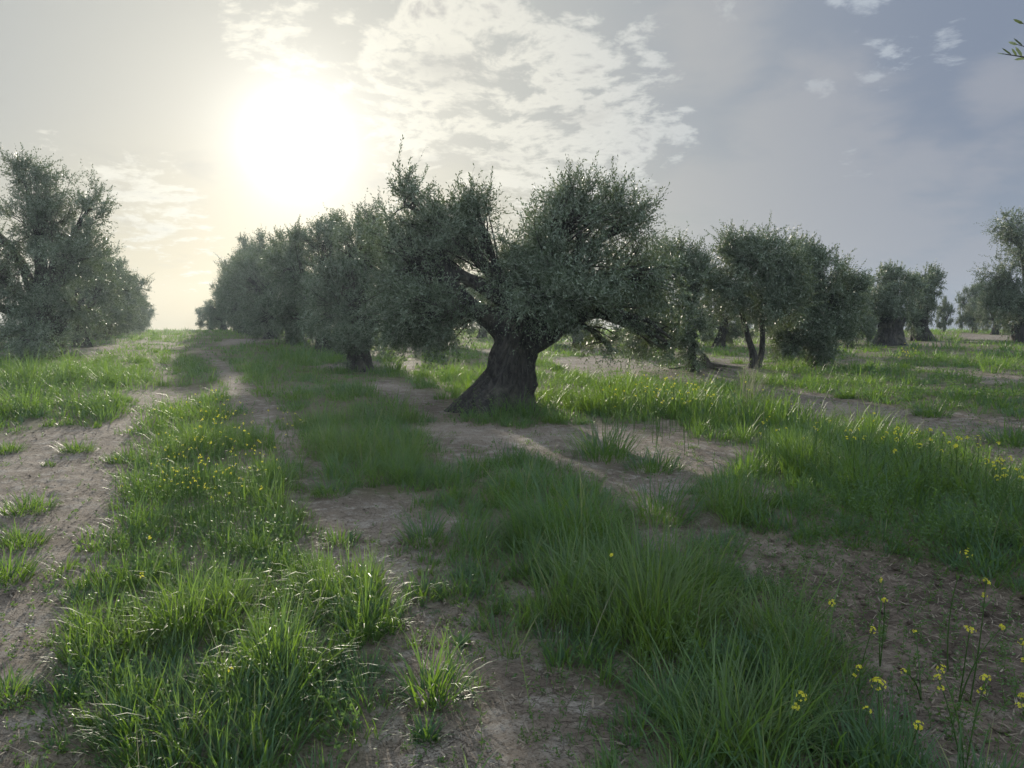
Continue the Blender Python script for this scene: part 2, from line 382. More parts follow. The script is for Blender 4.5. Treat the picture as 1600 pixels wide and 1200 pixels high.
TREES = []                                                            # filled below, used to keep grass short at trunks
def sample_field(n, dmin, dmax, pw, half=R(41)):
    u_ = rng.uniform(0, 1, n); e = 2 - pw
    d = (dmin ** e + u_ * (dmax ** e - dmin ** e)) ** (1 / e)
    a = rng.uniform(-half, half, n)
    return d * np.sin(a), d * np.cos(a), d
HUE = []
def cells(x, y, size, seed):
    """distance to the nearest mound centre (0..~1), offset to it and a random value per mound"""
    gx, gy = np.floor(x / size), np.floor(y / size); best = np.full(len(x), 9.); ox = np.zeros(len(x)); oy = np.zeros(len(x)); rv = np.zeros(len(x))
    def h(a, b, k): v_ = np.sin(a * 127.1 + b * 311.7 + k * 74.7 + seed) * 43758.5453; return v_ - np.floor(v_)
    for i in (-1, 0, 1):
        for j in (-1, 0, 1):
            a, b = gx + i, gy + j; cx = (a + h(a, b, 1)) * size; cy2 = (b + h(a, b, 2)) * size; rad_ = .62 + .6 * h(a, b, 3)
            dd = np.hypot(x - cx, y - cy2) / size / rad_; m = dd < best
            best = np.where(m, dd, best); ox = np.where(m, x - cx, ox); oy = np.where(m, y - cy2, oy); rv = np.where(m, h(a, b, 4), rv)
    return best, ox, oy, rv
def grass_band(name, n, dmin, dmax, pw, nb, wid, nseg, h0, r0):
    x, y, d = sample_field(n, dmin, dmax, pw)
    b = bare(x, y); q = np.stack([x, y, 0 * x], 1)
    clump = np.clip(fbm(q + 20, 2.4, 3) * .75 + .5, 0, 1)
    for cx, cy_, r_, k_ in TALLW: clump = np.maximum(clump, .7 * np.exp(-((x - cx) ** 2 + (y - cy_) ** 2) / (r_ * 1.1) ** 2))
    keep = rng.uniform(0, 1, n) < np.clip(1 - 1.15 * b, 0, 1) * np.clip(.0 + 1.9 * clump, .06, 1)
    stray = (b > .3) & (rng.uniform(0, 1, n) < .05 + .34 * np.clip(fbm(q + 40, 1.7, 3), 0, 1))
    hf = hfac(x, y) * (1 - .5 * b); hf = np.where(stray, hf * .5, hf)
    k = keep | stray
    cs = float(.50 + .018 * (dmin + dmax) / 2)
    f1, ox, oy, rv = cells(x + .12 * fbm(q, 3, 2), y + .12 * fbm(q + 5, 3, 2), cs, 1.7)
    dome = np.clip(.93 - f1, 0, 1) ** .6
    k &= rng.uniform(0, 1, n) < .035 + 1.2 * dome
    x, y, hf, d, dome, ox, oy, rv = x[k], y[k], hf[k], d[k], dome[k], ox[k], oy[k], rv[k]
    hf = hf * (.30 + .98 * dome) * (.65 + .7 * rv)
    hh = h0 * hf * rng.uniform(.35, 1.3, len(x)) * (.42 + .95 * clump[k]); rr = r0 * rng.uniform(.6, 1.4, len(x))
    v, f_ = tuft_blades(x, y, rr, hh, nb, wid, nseg, 1.0, (ox / cs, oy / cs))
    HUE.append(np.repeat(rv * .999, nb * (nseg + 1) * 2))
    return v, f_
ga = Acc()
ga.add(*grass_band('g', 2900, 2.0, 5.0, 0.0, 34, .0066, 5, .26, .055))
ga.add(*grass_band('g', 5600, 5.0, 10.0, .35, 30, .0075, 4, .28, .085))
ga.add(*grass_band('g', 9000, 10.0, 24.0, .9, 24, .0125, 3, .30, .14))
ga.add(*grass_band('g', 12500, 24.0, 78.0, 1.1, 14, .027, 2, .30, .26))
o = ga.build('grass', M_GRASS)
at = o.data.attributes.new('hue', 'FLOAT', 'POINT'); at.data.foreach_set('value', np.concatenate(HUE).astype(np.float32))
tag(o, 'lush green grass growing in strips between the bare tracks', 'grass', kind='stuff')

# ------------------------------------------------------------------ leafy twigs (trees, weeds)
def leafy(Pt, Dr, length, nl, ll, lw, bend=0.25, spread=.75, flat=0.0):
    """twigs starting at Pt with direction Dr -> leaf quads (pairs along the twig) and stem ribbons"""
    n = len(Pt)
    t = (np.arange(nl) + .6) / nl
    Dr = unit(Dr)
    bendv = rng.normal(0, 1, (n, 3)) * bend; bendv[:, 2] -= bend * .3
    c = Pt[:, None, :] + Dr[:, None, :] * (length[:, None] * t[None, :])[..., None] + bendv[:, None, :] * (length[:, None] * t[None, :] ** 2)[..., None]
    tan = unit(Dr[:, None, :] + 2 * bendv[:, None, :] * t[None, :, None])
    ref = unit(rng.normal(0, 1, (n, 3)))[:, None, :]
    s1 = unit(np.cross(tan, np.broadcast_to(ref, tan.shape))); s2 = np.cross(tan, s1)
    ph = (np.arange(nl) * 2.4)[None, :] + rng.uniform(0, .8, (n, nl))
    sd = s1 * np.cos(ph)[..., None] + s2 * np.sin(ph)[..., None]
    sp = spread * rng.uniform(.6, 1.35, (n, nl))[..., None]
    ld = unit(tan * np.cos(sp) + sd * np.sin(sp))
    side = unit(np.cross(ld, unit(rng.normal(0, 1, (n, nl, 3)) * .8 + tan)))
    L = ll * rng.uniform(.65, 1.2, (n, nl))[..., None] * (1 - .35 * t[None, :, None]); Wd = lw * rng.uniform(.7, 1.2, (n, nl))[..., None]
    b0 = c; mid = c + ld * L * .48; tip = c + ld * L
    nrm_ = np.cross(ld, side) * (L * .06)
    v = np.stack([b0, mid - side * Wd * .5 + nrm_, tip, mid + side * Wd * .5 + nrm_], 2).reshape(-1, 3)
    f_ = np.arange(len(v)).reshape(-1, 4)
    e = Pt + Dr * length[:, None] + bendv * length[:, None]
    m2 = Pt + Dr * length[:, None] * .5 + bendv * length[:, None] * .25
    sr = unit(np.cross(Dr, unit(rng.normal(0, 1, (n, 3))))) * .0012
    sv = np.stack([Pt - sr, Pt + sr, m2 + sr, m2 - sr, e + sr * .4, e - sr * .4], 1).reshape(-1, 3)
    k = np.arange(n)[:, None] * 6
    sf = np.concatenate([k + np.array([[0, 1, 2, 3]]), k + np.array([[3, 2, 4, 5]])], 0)
    return v, f_, sv, sf

def tube(path, radii, ns=7, seed=0, rough=0.0, cap=True):
    path = np.asarray(path, float); radii = np.asarray(radii, float); n = len(path)
    tan = unit(np.gradient(path, axis=0)); ref = np.array([.31, .93, .17])
    s1 = unit(np.cross(tan, ref[None])); s2 = np.cross(tan, s1)
    a = np.arange(ns) / ns * 2 * math.pi
    rr = radii[:, None] * np.ones((n, ns))
    ring = path[:, None, :] + (s1[:, None, :] * np.cos(a)[None, :, None] + s2[:, None, :] * np.sin(a)[None, :, None]) * rr[..., None]
    v = ring.reshape(-1, 3)
    if rough > 0:
        nn = fbm(v + seed, 5.5, 3); ctr = np.repeat(path, ns, 0); v = ctr + (v - ctr) * (1 + rough * nn)[:, None]
    i = np.arange(n * ns).reshape(n, ns)
    f_ = np.stack([i[:-1], np.roll(i[:-1], -1, 1), np.roll(i[1:], -1, 1), i[1:]], -1).reshape(-1, 4)
    return v, f_
def bez(a, b, c, n):
    t = np.linspace(0, 1, n)[:, None]
    return (1 - t) ** 2 * a + 2 * t * (1 - t) * b + t * t * c

def trunk_mesh(prof, name, parent, mat, ns=110, nz=90, seed=0, gn=.2, flare=.35):
    """gnarled trunk: prof = [(x, y, z, rx)] from the ground up"""
    prof = np.array(prof, float); z = prof[:, 2]
    tt = np.linspace(0, 1, nz); zz = z[0] + (z[-1] - z[0]) * tt
    cx = np.interp(zz, z, prof[:, 0]); cy_ = np.interp(zz, z, prof[:, 1]); r = np.interp(zz, z, prof[:, 3])
    k = np.ones(7) / 7
    for arr in (cx, cy_, r): arr[3:-3] = np.convolve(arr, k, 'valid')
    a = np.arange(ns) / ns * 2 * math.pi
    A, Z = np.meshgrid(a, zz - z[0])
    rs = np.random.default_rng(seed); out = np.zeros_like(A)
    Hh = z[-1] - z[0]
    for m_ in range(4):                                              # twisting buttress folds
        f_ = rs.integers(3, 8); out += rs.uniform(.3, .6) * np.sin(f_ * (A + rs.uniform(.2, .6) * Z / Hh) + rs.uniform(0, 6.28) + 1.3 * np.sin(Z / Hh * 4 + m_))
    pts = np.stack([np.cos(A) * 1.0, np.sin(A) * 1.0, Z * 1.2], -1).reshape(-1, 3)
    nn = fbm(pts + seed, 2.0, 5, .6).reshape(A.shape); ridg = 1 - np.abs(fbm(pts * [1, 1, .35] + seed + 7, 4.0, 4, .6).reshape(A.shape)) * 2
    rr = r[:, None] * (1 + gn * (.26 * out + .75 * nn + .5 * ridg - .2))
    fl = np.exp(-Z / (.16 * Hh)) * flare
    rr *= 1 + fl * (.35 + .65 * np.maximum(0, np.sin(5 * A + seed)) ** 1.5) * .6
    v = np.stack([cx[:, None] + np.cos(A) * rr, cy_[:, None] + np.sin(A) * rr * .92, zz[:, None] + 0 * A], -1).reshape(-1, 3)
    i = np.arange(nz * ns).reshape(nz, ns)
    f1 = np.stack([i[:-1], np.roll(i[:-1], -1, 1), np.roll(i[1:], -1, 1), i[1:]], -1).reshape(-1, 4)
    return v, f1

def make_tree(base, d0, lobes, prof, n_cl=90, tw=11, nl=14, ll=.052, lw=.0125, seed=1, limbs=None, gn=.2, tlen=.34, flare=.35, stems=None, ns=110, nz=90, dens=None, updir=.55):
    """lobes: (x, y, z, rx, ry, rz, weight) in the tree's own metres. Returns the root Empty."""
    global rng
    rng = np.random.default_rng(1000 + seed)
    root = empty('olive_tree', base)
    ta = Acc()
    if stems:
        for st in stems:
            ta.add(*trunk_mesh(st, '', None, None, ns=36, nz=50, seed=seed + len(st), gn=gn, flare=flare))
        tops = [np.array(st[-1][:3]) for st in stems]
    else:
        ta.add(*trunk_mesh(prof, '', None, None, seed=seed, gn=gn, flare=flare, ns=ns, nz=nz)); tops = [np.array(prof[-1][:3]) - [0, 0, .12]]
    # knuckled crown of the trunk
    ba = Acc(); ca_ = Acc()
    for li, (x, y, z, rx, ry, rz, wgt) in enumerate(lobes):
        c = np.array([x, y, z]); tp = min(tops, key=lambda q: np.linalg.norm(q - c))
        st = tp + rng.normal(0, .05, 3) * [1, 1, .3]; dist = np.linalg.norm(c - st)
        ctrl = st + (c - st) * .5 + np.array([0, 0, .18 * dist]) * (1 if c[2] > st[2] else 1.6) + rng.normal(0, .07, 3) * dist
        n_ = 16; path = bez(st, ctrl, c, n_)
        path += np.stack([fbm(path + li, 1.6, 3), fbm(path + 31 + li, 1.6, 3), fbm(path + 77, 1.6, 3)], 1) * .05 * np.linspace(0, 1, n_)[:, None]
        r0 = (.13 if not stems else .06) * min(1.2, (rx + rz) / 1.4) + .02
        ba.add(*tube(path, np.linspace(r0, .028, n_), 9, li, .22))
        # cluster points through the lobe, most near its skin
        n = max(4, int(n_cl * wgt))
        dr = unit(rng.normal(0, 1, (n, 3))); rad = rng.uniform(.25, 1, n) ** .45
        wob = 1 + .42 * fbm(dr * 1.3 + li * 3.1 + seed, 2.6, 3)
        cp = c + dr * (rad * wob)[:, None] * np.array([rx, ry, rz])
        ns_ = max(3, n // 7); sub = rng.integers(0, ns_, n)          # sprays gather in clumps with gaps between
        cp = cp[sub] + (cp - cp[sub]) * .52 + rng.normal(0, .05, (n, 3)); dr = unit(dr[sub] + .6 * dr)
        for j in range(n):
            s_ = path[rng.integers(6, n_)]
            mdl = (s_ + cp[j]) / 2 + rng.normal(0, .06, 3) + [0, 0, .05]
            pth = bez(s_, mdl, cp[j], 6)
            ba.add(*tube(pth, np.linspace(.018, .0045, 6), 4))
        k = np.repeat(np.arange(n), tw)
        outd = dr[k]
        P0 = cp[k] + rng.normal(0, 1, (len(k), 3)) * .06 - outd * .05
        dd = outd * .75 + rng.normal(0, .55, (len(k), 3))
        dd[:, 2] += np.where(dr[k, 2] > -.15, updir, -.35)
        ln = tlen * rng.uniform(.5, 1.3, len(k))
        v, f_, sv, sf = leafy(P0, dd, ln, nl, ll, lw)
        ca_.add(v, f_); ba.add(sv, sf)
        us = np.where(dr[:, 2] > .25)[0]                             # upright leafy shoots on top
        if len(us):
            m_ = len(us)
            sd_ = dr[us] * .8 + rng.normal(0, .35, (m_, 3)); sd_[:, 2] += .8
            v, f_, sv, sf = leafy(cp[us] + rng.normal(0, .07, (m_, 3)), sd_, tlen * rng.uniform(.7, 1.5, m_), int(nl * 1.9), ll * .95, lw * 1.05, .12, .6)
            ca_.add(v, f_); ba.add(sv, sf)
    ta.build('trunk', M_BARK, root); ba.build('branches', M_BARK, root); ca_.build('crown', M_OLIVE, root, smooth=False)
    return root
def px_tree(bpx, bpy_, d, lobes_px, prof_px, **kw):
    """convert a tree measured at distance d into its own metres; lobes (px, py, rpx, rpy, dy, ry, weight)"""
    B = atd(bpx, bpy_, d); gzv = gz1(B[0], B[1]); base = np.array([B[0], d, gzv])
    def loc(px, py, dy=0): q = atd(px, py, d + dy) - base; return q
    s = d / F
    lb = [(*loc(a, b, dy), ra * s, ry, rb * s, w_) for a, b, ra, rb, dy, ry, w_ in lobes_px]
    def pf(pp): return [(*loc(a, b, dy), r * s) for a, b, dy, r in pp]
    kw2 = dict(kw)
    if kw.get('stems'): kw2['stems'] = [pf(q) for q in kw['stems']]
    p = pf(prof_px) if prof_px else None
    if p: p[0] = (p[0][0], p[0][1], -.18, p[0][3] * 1.06)
    if kw2.get('stems'):
        for st in kw2['stems']: st[0] = (st[0][0], st[0][1], -.15, st[0][3] * 1.3)
    return make_tree(base, d, lb, p, **kw2)

# the big leaning olive in the middle
# foliage splits into two heads
main = px_tree(768, 648, 11.0, [
    (690, 360, 90, 62, .3, .95, 1.05), (742, 345, 38, 44, .1, .5, .32), (632, 318, 24, 38, .2, .3, .16), (640, 420, 88, 85, .3, 1.0, 1.2), (690, 490, 78, 58, -.1, .8, .95),
    (640, 500, 50, 45, .2, .6, .5), (795, 435, 85, 55, 0, 1.0, .9), (900, 342, 92, 52, 0, .8, .62), (980, 352, 50, 46, .2, .6, .32), (845, 350, 48, 42, .2, .6, .28), (890, 300, 34, 26, .1, .4, .13), (895, 420, 115, 72, -.1, 1.1, 1.45),
    (850, 470, 95, 40, -.5, .7, .8), (1000, 425, 66, 60, .2, .8, .6), (1000, 500, 80, 48, .4, .8, .30), (1045, 535, 46, 44, .5, .5, .24), (945, 530, 45, 26, .3, .5, .12)],
    [(768, 650, 0, 66), (772, 625, 0, 56), (788, 598, 0, 40), (795, 572, 0, 34), (802, 545, 0, 31), (812, 522, 0, 33), (818, 503, 0, 41), (820, 488, 0, 42)],
    n_cl=88, tw=10, nl=13, ll=.072, lw=.0195, seed=11, gn=.40, flare=.3, ns=160, nz=150)
tag(main, 'big leaning olive tree with a broad gnarled bare trunk in the middle of the grove', 'olive tree')
# stout knuckles where its limbs fork
def limb_part(root, paths):
    a = Acc()
    for p, r in paths: a.add(*tube(np.array(p), r, 18, 3, .25))
    a.build('fork', M_BARK, root)
def mp_(px, py, dy): B = np.array(main.location); return atd(px, py, 11 + dy) - B
limb_part(main, [
    ([mp_(800, 520, 0), mp_(785, 506, 0), mp_(765, 498, 0), mp_(735, 480, 0), mp_(700, 440, .1), mp_(690, 380, .2)], [.30, .24, .17, .13, .10, .05]),
    ([mp_(820, 530, 0), mp_(842, 522, 0), mp_(866, 518, -.05), mp_(885, 500, 0), mp_(900, 450, 0), mp_(905, 360, 0)], [.26, .21, .15, .11, .08, .04]),
    ([mp_(820, 500, 0), mp_(825, 470, .1), mp_(815, 430, .2), mp_(800, 380, .2)], [.3, .2, .13, .05]),
    ([mp_(870, 515, .1), mp_(920, 492, .2), mp_(965, 488, .3), mp_(1010, 500, .4), mp_(1050, 530, .5)], [.12, .07, .05, .035, .015]),
    ([mp_(930, 492, .2), mp_(945, 465, .25), mp_(950, 430, .2)], [.05, .035, .015]),
    ([mp_(955, 488, .2), mp_(975, 470, .25), mp_(985, 440, .2)], [.045, .03, .015])])

treeB = px_tree(562, 592, 17.5, [(560, 400, 58, 62, 0, 1.1, 1), (600, 370, 45, 52, .5, .9, .6), (530, 470, 42, 72, 0, .9, 1), (585, 490, 60, 62, -.2, 1.0, .9), (550, 545, 38, 38, -.5, .7, .6), (620, 440, 45, 60, .5, .9, .6)],
    [(565, 596, 0, 26), (562, 575, 0, 20), (560, 550, 0, 17), (562, 525, 0, 20)], n_cl=70, tw=11, nl=13, ll=.082, lw=.024, seed=12, flare=.5)
tag(treeB, 'hazy olive with foliage hanging almost to the grass, just behind the big leaning one', 'olive tree')

treeM2 = px_tree(1083, 592, 16.6, [(1045, 408, 52, 42, 0, .9, .8), (1085, 440, 42, 50, 0, .8, .7), (1010, 450, 50, 55, 0, .8, .8), (1060, 500, 48, 50, -.2, .8, .8), (1085, 540, 22, 28, -.2, .4, .2), (1000, 520, 40, 40, .2, .6, .4)],
    [(1083, 592, 0, 9), (1083, 575, 0, 6.5), (1081, 550, 0, 6), (1075, 520, 0, 6)], n_cl=75, tw=11, nl=13, ll=.08, lw=.023, seed=13, flare=.5, ns=50)
tag(treeM2, 'pale silvery olive on a thin trunk beside the dark stump', 'olive tree')

treeR1 = px_tree(1177, 590, 17.0, [(1165, 402, 50, 42, 0, 1, 1), (1205, 425, 48, 50, .2, .9, .9), (1138, 445, 36, 52, -.1, .8, .7), (1190, 470, 50, 30, 0, .8, .6), (1230, 470, 34, 40, .2, .7, .5), (1225, 415, 34, 38, .1, .7, .5)],
    None, stems=[[(1176, 590, 0, 11), (1177, 575, 0, 8), (1178, 555, 0, 6), (1170, 530, .05, 4.5), (1163, 505, .1, 4), (1156, 480, .1, 4)],
                 [(1181, 590, .05, 8), (1184, 572, .05, 5.5), (1190, 552, .05, 4.5), (1192, 528, 0, 4), (1190, 505, 0, 4), (1196, 478, 0, 4)]],
    n_cl=80, tw=11, nl=13, ll=.08, lw=.024, seed=14, flare=.5, gn=.12)
tag(treeR1, 'slim olive tree with two curved stems standing clear on bare soil', 'olive tree')

treeR2 = px_tree(1275, 578, 18.8, [(1268, 425, 48, 42, 0, 1.1, 1), (1245, 480, 36, 60, -.2, .9, .9), (1300, 470, 44, 62, 0, 1, 1), (1268, 535, 38, 34, -.3, .8, .6), (1325, 450, 24, 42, .3, .8, .4), (1300, 525, 36, 34, -.2, .7, .5), (1236, 525, 28, 30, -.2, .6, .4), (1228, 440, 34, 44, .2, .8, .7), (1245, 410, 34, 30, .2, .8, .5)],
    [(1275, 582, 0, 16), (1275, 560, 0, 12), (1277, 540, 0, 10), (1280, 515, 0, 10)], n_cl=75, tw=11, nl=13, ll=.085, lw=.026, seed=15)
tag(treeR2, 'dense dark round olive whose foliage hangs to the grass beside the slim two-stemmed one', 'olive tree')

treeL1 = px_tree(60, 574, 20.0, [(35, 278, 38, 36, 0, .9, .5), (75, 300, 46, 36, 0, .8, .4), (135, 330, 30, 40, 0, .8, .4), (60, 350, 80, 60, 0, 1.3, 1.3), (-60, 330, 80, 80, 0, 1.4, 1), (95, 365, 60, 50, .2, 1, .7), (110, 410, 62, 70, -.2, 1.2, 1.3),
    (0, 430, 90, 70, 0, 1.5, 1.4), (60, 490, 70, 45, -.4, 1.1, .9), (-60, 470, 60, 60, 0, 1, .6), (125, 480, 42, 42, -.2, .8, .6), (50, 530, 60, 26, -1.2, .6, .5), (-10, 535, 60, 26, -.8, .6, .4)],
    [(48, 578, 0, 34), (50, 555, 0, 26), (55, 530, 0, 22), (62, 505, 0, 24)], n_cl=56, tw=10, nl=13, ll=.088, lw=.026, seed=16, tlen=.4)
tag(treeL1, 'tallest olive, at the near end of the left row, foliage overhanging its dark trunks', 'olive tree')
st2 = Acc(); B = np.array(treeL1.location)
st2.add(*tube(np.array([atd(98, 590, 20.6) - B, atd(92, 560, 20.6) - B, atd(88, 535, 20.5) - B, atd(95, 505, 20.4) - B, atd(112, 480, 20.3) - B]), [.36, .24, .2, .16, .1], 16, 2, .3))
st2.build('stem', M_BARK, treeL1)

treeR8 = px_tree(1606, 545, 30.0, [(1580, 352, 36, 28, 0, 1, .6), (1615, 385, 60, 62, 0, 1.6, 1.5), (1572, 430, 34, 44, 0, .9, .9), (1600, 490, 55, 42, -.3, 1.2, 1.1), (1680, 420, 70, 90, 0, 2, 1.5), (1565, 480, 22, 24, 0, .7, .35)],
    [(1606, 548, 0, 24), (1602, 535, 0, 19), (1600, 515, 0, 17), (1605, 495, 0, 18)], n_cl=66, tw=10, nl=12, ll=.095, lw=.03, seed=17, tlen=.42, updir=.3)
tag(treeR8, 'tall pale olive cut by the right edge of the view', 'olive tree')

treeR4 = px_tree(1388, 540, 29.0, [(1392, 440, 34, 24, 0, 1, .7), (1425, 450, 24, 22, .2, .8, .45), (1368, 465, 26, 26, -.2, .8, .6), (1400, 480, 40, 22, -.3, .9, .8), (1360, 490, 18, 20, 0, .6, .3)],
    [(1388, 541, 0, 27), (1390, 528, 0, 21), (1392, 512, 0, 18), (1396, 496, 0, 19)], n_cl=75, tw=11, nl=12, ll=.095, lw=.03, seed=18, tlen=.3)
tag(treeR4, 'olive tree with a thick black trunk flaring at the ground and a flat mushroom crown', 'olive tree')
treeR5 = px_tree(1440, 534, 33.0, [(1450, 442, 26, 22, 0, 1, .6), (1432, 465, 28, 26, 0, 1, .7), (1455, 480, 18, 24, 0, .8, .4), (1422, 500, 18, 24, -.3, .8, .5)],
    [(1446, 536, 0, 20), (1440, 524, 0, 15), (1436, 510, 0, 12), (1436, 495, 0, 12)], n_cl=75, tw=10, nl=12, ll=.1, lw=.032, seed=19, tlen=.32)
tag(treeR5, 'olive tree leaning away behind the flat mushroom-crowned one', 'olive tree')

# two stock olives for the distant rows
def proto(seed, wide, top):
    return make_tree((0, 0, 0), 0, [(0, 0, top - 1.0, 1.25 * wide, 1.2, .85, 1.2), (-1.3 * wide, .2, top - 1.9, 1.0, 1.1, 1.05, 1), (1.3 * wide, -.2, top - 1.8, 1.0, 1.1, 1.1, 1), (.2, -1.2, top - 2.1, 1.1, .8, 1.1, .9),
        (-.1, 1.2, top - 2.0, 1.1, .8, 1.1, .8), (-.9 * wide, -.9, top - 3.3, .9, .7, 1.0, .75), (1.0 * wide, .7, top - 3.4, .9, .8, 1.0, .75), (.9 * wide, -.9, top - 3.5, .8, .7, .85, .6), (-.9 * wide, .9, top - 3.5, .8, .7, .85, .6), (0, -1.3, top - 3.5, .7, .5, .8, .4), (.5, .1, top - .55, .5, .5, .55, .25)],
        [(.15, 0, -.2, .46), (.1, 0, .2, .34), (0, 0, .6, .26), (-.1, 0, .9, .24), (-.1, 0, 1.15, .28)], n_cl=46, tw=10, nl=12, ll=.115, lw=.036, seed=seed, tlen=.42, ns=40, nz=40)
protos = [proto(31, 1.0, 4.6), proto(32, 1.15, 4.4), proto(33, .85, 4.8)]
used = [False] * 3
def copy_tree(o):
    c = o.copy(); col.objects.link(c)
    for ch in list(o.children):
        q = ch.copy(); col.objects.link(q); q.parent = c
    return c
def stock(px, d, top, label, group, k=None, wide=1.0):
    """one olive of a row: px and d give its place, top the row where its crown ends"""
    k = random.randrange(3) if k is None else k
    o_ = protos[k] if not used[k] else copy_tree(protos[k])
    used[k] = True
    x = (px - 800) / F * d / cP; z = gz1(x, d); h = atd(px, top, d)[2] - z
    s = h / 4.75
    o_.location = (x, d, z); o_.scale = (s * wide * random.uniform(.94, 1.06), s * wide, s); o_.rotation_euler = (0, 0, random.uniform(0, 6.28))
    tag(o_, label, 'olive tree', group)
gA = 'olives in the row right of the track'
ordn = ['second', 'third', 'fourth', 'fifth', 'sixth', 'seventh', 'eighth', 'ninth']
stock(507, 24.8, 325, 'hazy olive under the sun, next up the row past the low-hanging tree', gA, 0)
stock(459, 31, 345, 'shaggy dark-based olive with light showing through its top, right of the track', gA, 1)
stock(427, 37.5, 368, 'olive right of the track with two bright gaps at its foot', gA, 2)
stock(402, 44, 366, 'olive right of the track whose flared trunk stands clear of its foliage', gA, 0, .85)
stock(384, 51, 385, 'olive right of the track behind the one with the clear flared trunk', gA, 1, .8)
stock(372, 58, 425, 'lower olive near the far end of the right row, below the step in its outline', gA, 2)
stock(352, 66, 445, 'small olive last but one of the row right of the track', gA, 0)
stock(332, 74, 465, 'smallest olive at the crest, last of the row right of the track', gA, 1)
gB = 'olives in the row left of the track'
stock(128, 27.3, 368, 'olive next behind the tallest one in the left row, top touching its side', gB, 1)
stock(160, 34.7, 378, 'olive in the left row whose crown slopes down to the gap of sky', gB, 2)
stock(180, 42, 402, 'mid-sized olive towards the far end of the left row', gB, 0)
stock(196, 50, 425, 'fourth olive behind the tallest one of the left row', gB, 1)
stock(206, 58, 442, 'rounded dark olive last but one of the left row', gB, 2)
stock(222, 69, 458, 'small olive at the crest, last of the left row next to the gap', gB, 0)
gC = 'olives deeper in the grove on the right'
stock(645, 33, 400, 'olive half hidden behind the left half of the big leaning crown', gC, 0)
stock(755, 39, 420, 'olive glimpsed through the gap left of the bare leaning trunk', gC, 1)
stock(900, 29, 440, 'low dark olive seen under the crown just right of the leaning trunk', gC, 2)
stock(1005, 31, 430, 'olive behind the bare patch between the leaning trunk and the stump', gC, 0)
stock(1125, 28, 412, 'olive filling the gap between the silvery tree and the two-stemmed tree', gC, 1)
stock(1215, 34, 425, 'olive half hidden behind the two-stemmed tree', gC, 2)
stock(1325, 27, 425, 'olive behind the dense dark round one, reaching towards the mushroom crown', gC, 0, .8)
stock(1350, 40, 425, 'small far olive left of the mushroom-crowned tree', gC, 1, .8)
stock(1472, 50, 465, 'small dark far olive between the leaning tree and the pale trees', gC, 2, .6)
stock(1518, 50, 436, 'pale round far olive right of the patch of open sky', gC, 0, .78)
stock(1552, 44, 428, 'olive behind the tall pale one at the right edge', gC, 1, .8)
# the tree outside the right edge whose twig reaches into the corner of the view
near = copy_tree(protos[2]); near.location = (7.2, 4.4, gz1(7.2, 4.4)); near.scale = (.95,) * 3; near.rotation_euler = (0, 0, 2.0)
tag(near, 'near olive mostly outside the view, one twig reaching into the top right corner', 'olive tree')
bl = near.matrix_basis.inverted()
tw_a = Acc(); le_a = Acc(); rng = np.random.default_rng(5)
def loc_n(p): return np.array(bl @ Vector(p))
e1, e2, e3 = atd(1566, 84, 2.9), atd(1584, 68, 2.95), atd(1592, 34, 3.0)
j0, j1 = atd(1700, 120, 3.1), atd(1900, 100, 3.3); tt0 = np.array([5.6, 4.0, 2.6])
tw_a.add(*tube(np.array([loc_n(tt0 + (1.2, .3, -.4)), loc_n(tt0), loc_n(j1), loc_n(j0), loc_n(atd(1620, 92, 2.95)), loc_n(e1)]), [.03, .02, .012, .006, .003, .0015], 6))
tw_a.add(*tube(np.array([loc_n(j0), loc_n(atd(1640, 84, 3)), loc_n(e2)]), [.004, .0025, .001], 5))
tw_a.add(*tube(np.array([loc_n(j0), loc_n(atd(1650, 60, 3.02)), loc_n(e3)]), [.004, .0025, .001], 5))
def leaves_along(a, b, n, L=.048, W_=.010):
    a = np.array(a); b = np.array(b); ax = unit(b - a)
    for i in range(n):
        c = a + (b - a) * ((i + .2) / n); s_ = 1 if i % 2 else -1
        dd = unit(ax * .55 + np.array([0, 0, 1.0]) * (.9 if s_ > 0 else .35) * (1 if s_ > 0 else 1) + rng.normal(0, .25, 3))
        if i == n - 1: dd = ax
        sd = unit(np.cross(dd, unit(rng.normal(0, 1, 3))))
        q = [c, c + dd * L * .3 - sd * W_ * .5, c + dd * L * .75 - sd * W_ * .42, c + dd * L, c + dd * L * .75 + sd * W_ * .42, c + dd * L * .3 + sd * W_ * .5]
        q = np.array([loc_n(x) for x in q]); le_a.add(q, [[0, 1, 5, 0], [1, 2, 4, 5], [2, 3, 3, 4]][1:2]); 
        le_a.add(q[[0, 1, 5]], [[0, 1, 2, 2]]) if False else None
        le_a.add(np.array([q[0], q[1], (q[1] + q[5]) / 2, q[5]]), [[0, 1, 2, 3]]); le_a.add(np.array([q[2], q[3], q[4], (q[2] + q[4]) / 2]), [[0, 1, 2, 3]])
tw_o = tw_a.build('twig', M_BARK, near)
for a_, b_, n_ in ((atd(1640, 95, 2.97), e1, 9), (atd(1640, 84, 3), e2, 7), (atd(1650, 60, 3.02), e3, 6)):
    le_a = Acc(); leaves_along(a_, b_, n_); le_a.build('leaf_spray', M_OLIVE, tw_o, smooth=False)

